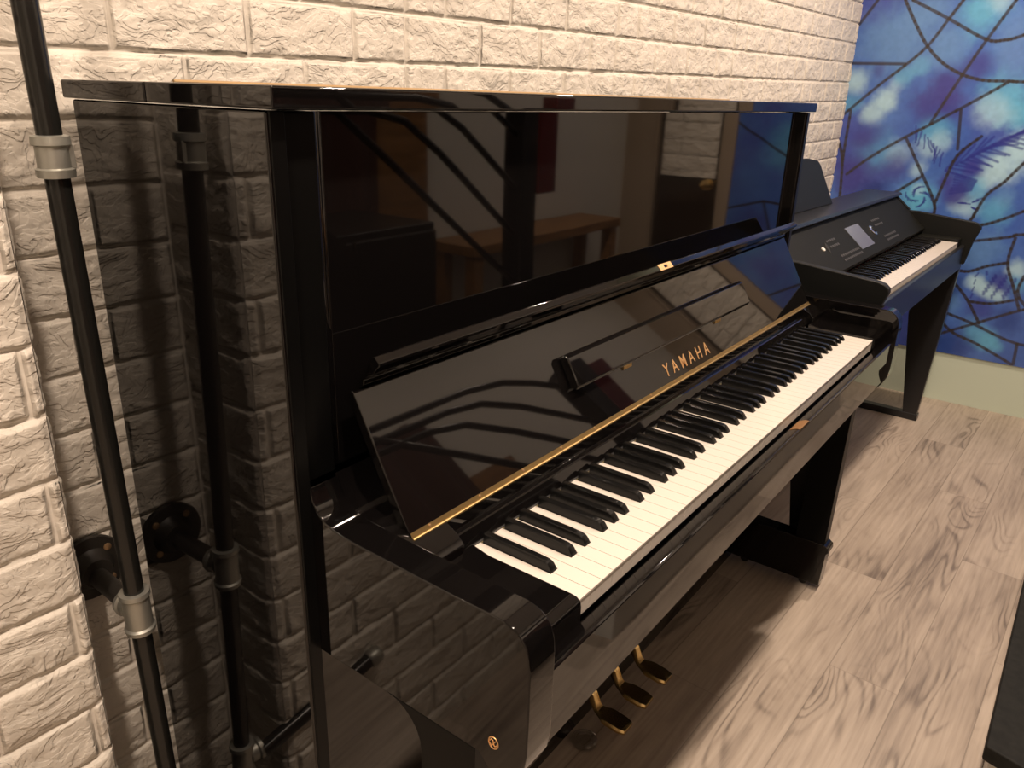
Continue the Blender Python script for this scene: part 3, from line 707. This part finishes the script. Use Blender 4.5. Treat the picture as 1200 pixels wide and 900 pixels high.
# ------------------------------------------------------------------ pipe rail on the brick wall
px, py, pr = -.2172, .5195, .0120
pipe = thing('pipe_rail', 'black iron pipe upright with galvanised couplings fixed to the brick recess', 'pipe', (px, py, FL))
def Q(name, bm, m=None, parent=None, **k): return obj(name, bm, m or M['pipe'], parent or pipe, **k)
def ax(z): return Vector((px - .0197*z, py - .018*z, z))
LEAN = (ax(1) - ax(0)).normalized()
for nm, za, zb in (('upper_pipe', .425, 1.66), ('middle_pipe', -.12, .418), ('lower_pipe', -.475, -.155), ('foot_pipe', FL+.012, -.50)):
    Q(nm, tube([ax(za), ax(zb)], pr, 32))
cpl = lathe(ax(.402), LEAN, [(0,.0140),(.0,.0178),(.008,.0184),(.0095,.0158),(.030,.0156),(.032,.0184),(.040,.0178),(.041,.0140)], 32)
Q('union_coupling', cpl, M['galv'])
b = bmesh.new(); c = ax(.42); bx(b, c.x+.010, c.x+.0168, c.y-.0105, c.y-.004, .4105, .4345); Q('coupling_rib', b, M['galv'], bevel=.001)
def tee(z, d, nm):
    b = lathe(ax(z-.030), LEAN, [(0,.0140),(0,.0180),(.006,.0188),(.0085,.0164),(.0515,.0164),(.054,.0188),(.060,.0180),(.0605,.0140)], 32)
    lathe(ax(z), d, [(.010,.0160),(.0215,.0160),(.024,.0186),(.030,.0180),(.0305,.0140)], 32, b)
    return Q(nm, b, M['galv'])
tee(-.137, (.05, 1, .0), 'tee_fitting')
Q('branch_pipe', tube([(px+.004, py+.028, -.137), (px+.008, YB-.012, -.137)], .0128, 24), M['iron'])
fl = Q('wall_flange', lathe((px+.008, YB-.006, -.132), (0,-1,0), [(0,.047),(.004,.0475),(.0075,.046),(.009,.030),(.020,.021),(.026,.020)], 40), M['iron'])
for k in range(4):
    a = math.radians(45 + 90*k); c = (px+.008+.034*math.cos(a), YB-.0145, -.132+.034*math.sin(a))
    obj('screw', lathe(c, (0,-1,0), [(0,.0055),(.0015,.0052),(.0025,.0030)], 14), M['screw'], fl)
tee(-.487, (-1, -.10, 0), 'tee_fitting')
Q('side_pipe', tube([(px-.02, py-.004, -.487), (px-.20, py-.022, -.440)], .0128, 24))
Q('end_cap', lathe((px-.195, py-.0215, -.4415), (-1, -.10, .26), [(0,.0150),(.004,.0165),(.018,.0165),(.026,.012),(.029,.004)], 24), M['galv'])
Q('floor_flange', lathe((px, py, FL), (0,0,1), [(0,.047),(.006,.047),(.009,.030),(.022,.021),(.026,.020)], 36), M['iron'])

# ------------------------------------------------------------------ black step at the camera's right, stairs and what the lacquer mirrors
st = thing('stair_step', 'black stair step with white riser at the bottom right corner', 'step', (1.5, -.50, FL))
obj('tread', ext([(.775,-.399),(2.75,-.405),(2.75,-.600),(1.12,-.600),(.735,-.560)], -.595, -.562, 'z'), M['tread'], st, bevel=.004)
obj('riser', ext([(.795,-.412),(2.74,-.418),(2.74,-.590),(1.14,-.590),(.77,-.555)], FL, -.596, 'z'), M['white'], st)
newel = thing('stair_railing', 'black steel stair railing with square newel post behind the photographer', 'railing', (1.25, -.46, -.562))
def S(name, bm, m=None, **k): return obj(name, bm, m or M['satin'], newel, **k)
S('newel_post', box(1.27, 1.345, -.53, -.46, -.562, .46), bevel=.003)
for path in ([(1.28,.385),(1.16,.452),(1.05,.495),(.9,.515),(.30,.52)], [(1.28,.232),(1.03,.408),(.92,.462),(.80,.480),(.30,.485)], [(1.28,.098),(.945,.346),(.82,.425),(.70,.450),(.30,.455)], [(1.28,-.045),(.934,.207),(.777,.325),(.55,.49),(.30,.50)]):
    S('rail', tube([(x, -.49, z) for x, z in path], .0095, 14))
S('upper_post', box(.27, .31, -.51, -.47, -.735, .53), bevel=.003)
S('string_board', ext([(1.265,-.56),(1.265,-.30),(.50,.26),(.50,-.04)], -.56, -.535, 'y'))
bxr = tag(obj('alarm_box', box(1.555, 1.655, -.66, -.60, .185, .49), M['red'], bevel=.004), 'dark red metal box hanging beside the newel post', 'box')
tb = thing('low_table', 'orange pine console table against the cream wall by the stairs', 'table', (2.15, -1.05, -.562))
obj('table_top', box(1.62, 2.72, -1.165, -.93, -.085, -.045), M['wood'], tb, bevel=.003)
for xx in (1.64, 2.65):
    for yy in (-1.15, -.99): obj('leg', box(xx, xx+.05, yy, yy+.05, -.562, -.085), M['wood'], tb)
tag(obj('wood_board', box(1.34, 1.61, -1.175, -1.155, -.562, .52), M['wood'], bevel=.002), 'orange pine board leaning flat on the cream wall beside the curtain', 'board')
cb = thing('black_cabinet', 'black two-door cabinet standing under the stair railing', 'cabinet', (.77, -.80, FL))
obj('body', box(.45, 1.09, -.98, -.645, FL, .14), M['blackwood'], cb, bevel=.004)
obj('door', box(.46, .765, -.643, -.628, FL+.05, .12), M['blackwood'], cb, bevel=.003)
obj('door', box(.775, 1.08, -.643, -.628, FL+.05, .12), M['blackwood'], cb, bevel=.003)
b = bmesh.new()
n_ = 90
pts = [(-.9 + i*2.24/n_, -1.125 + .022*math.sin(i*.9)) for i in range(n_+1)]
ext(pts + [(x, y-.012) for x, y in pts[::-1]], FL+.02, .80, 'z', b)
tag(obj('curtain', b, M['curtain']), 'dark brown floor length curtain on the cream wall', 'curtain')
# clear caster cup on the floor below the keyboard
tag(obj('glass_caster_cup', lathe((.486, .245, FL), (0,0,1), [(0,.024),(.002,.026),(.009,.026),(.012,.022),(.0115,.017),(.006,.015),(.0055,.001)], 32), M['glass']), 'small clear glass caster cup lying on the floor under the keyboard', 'caster cup')
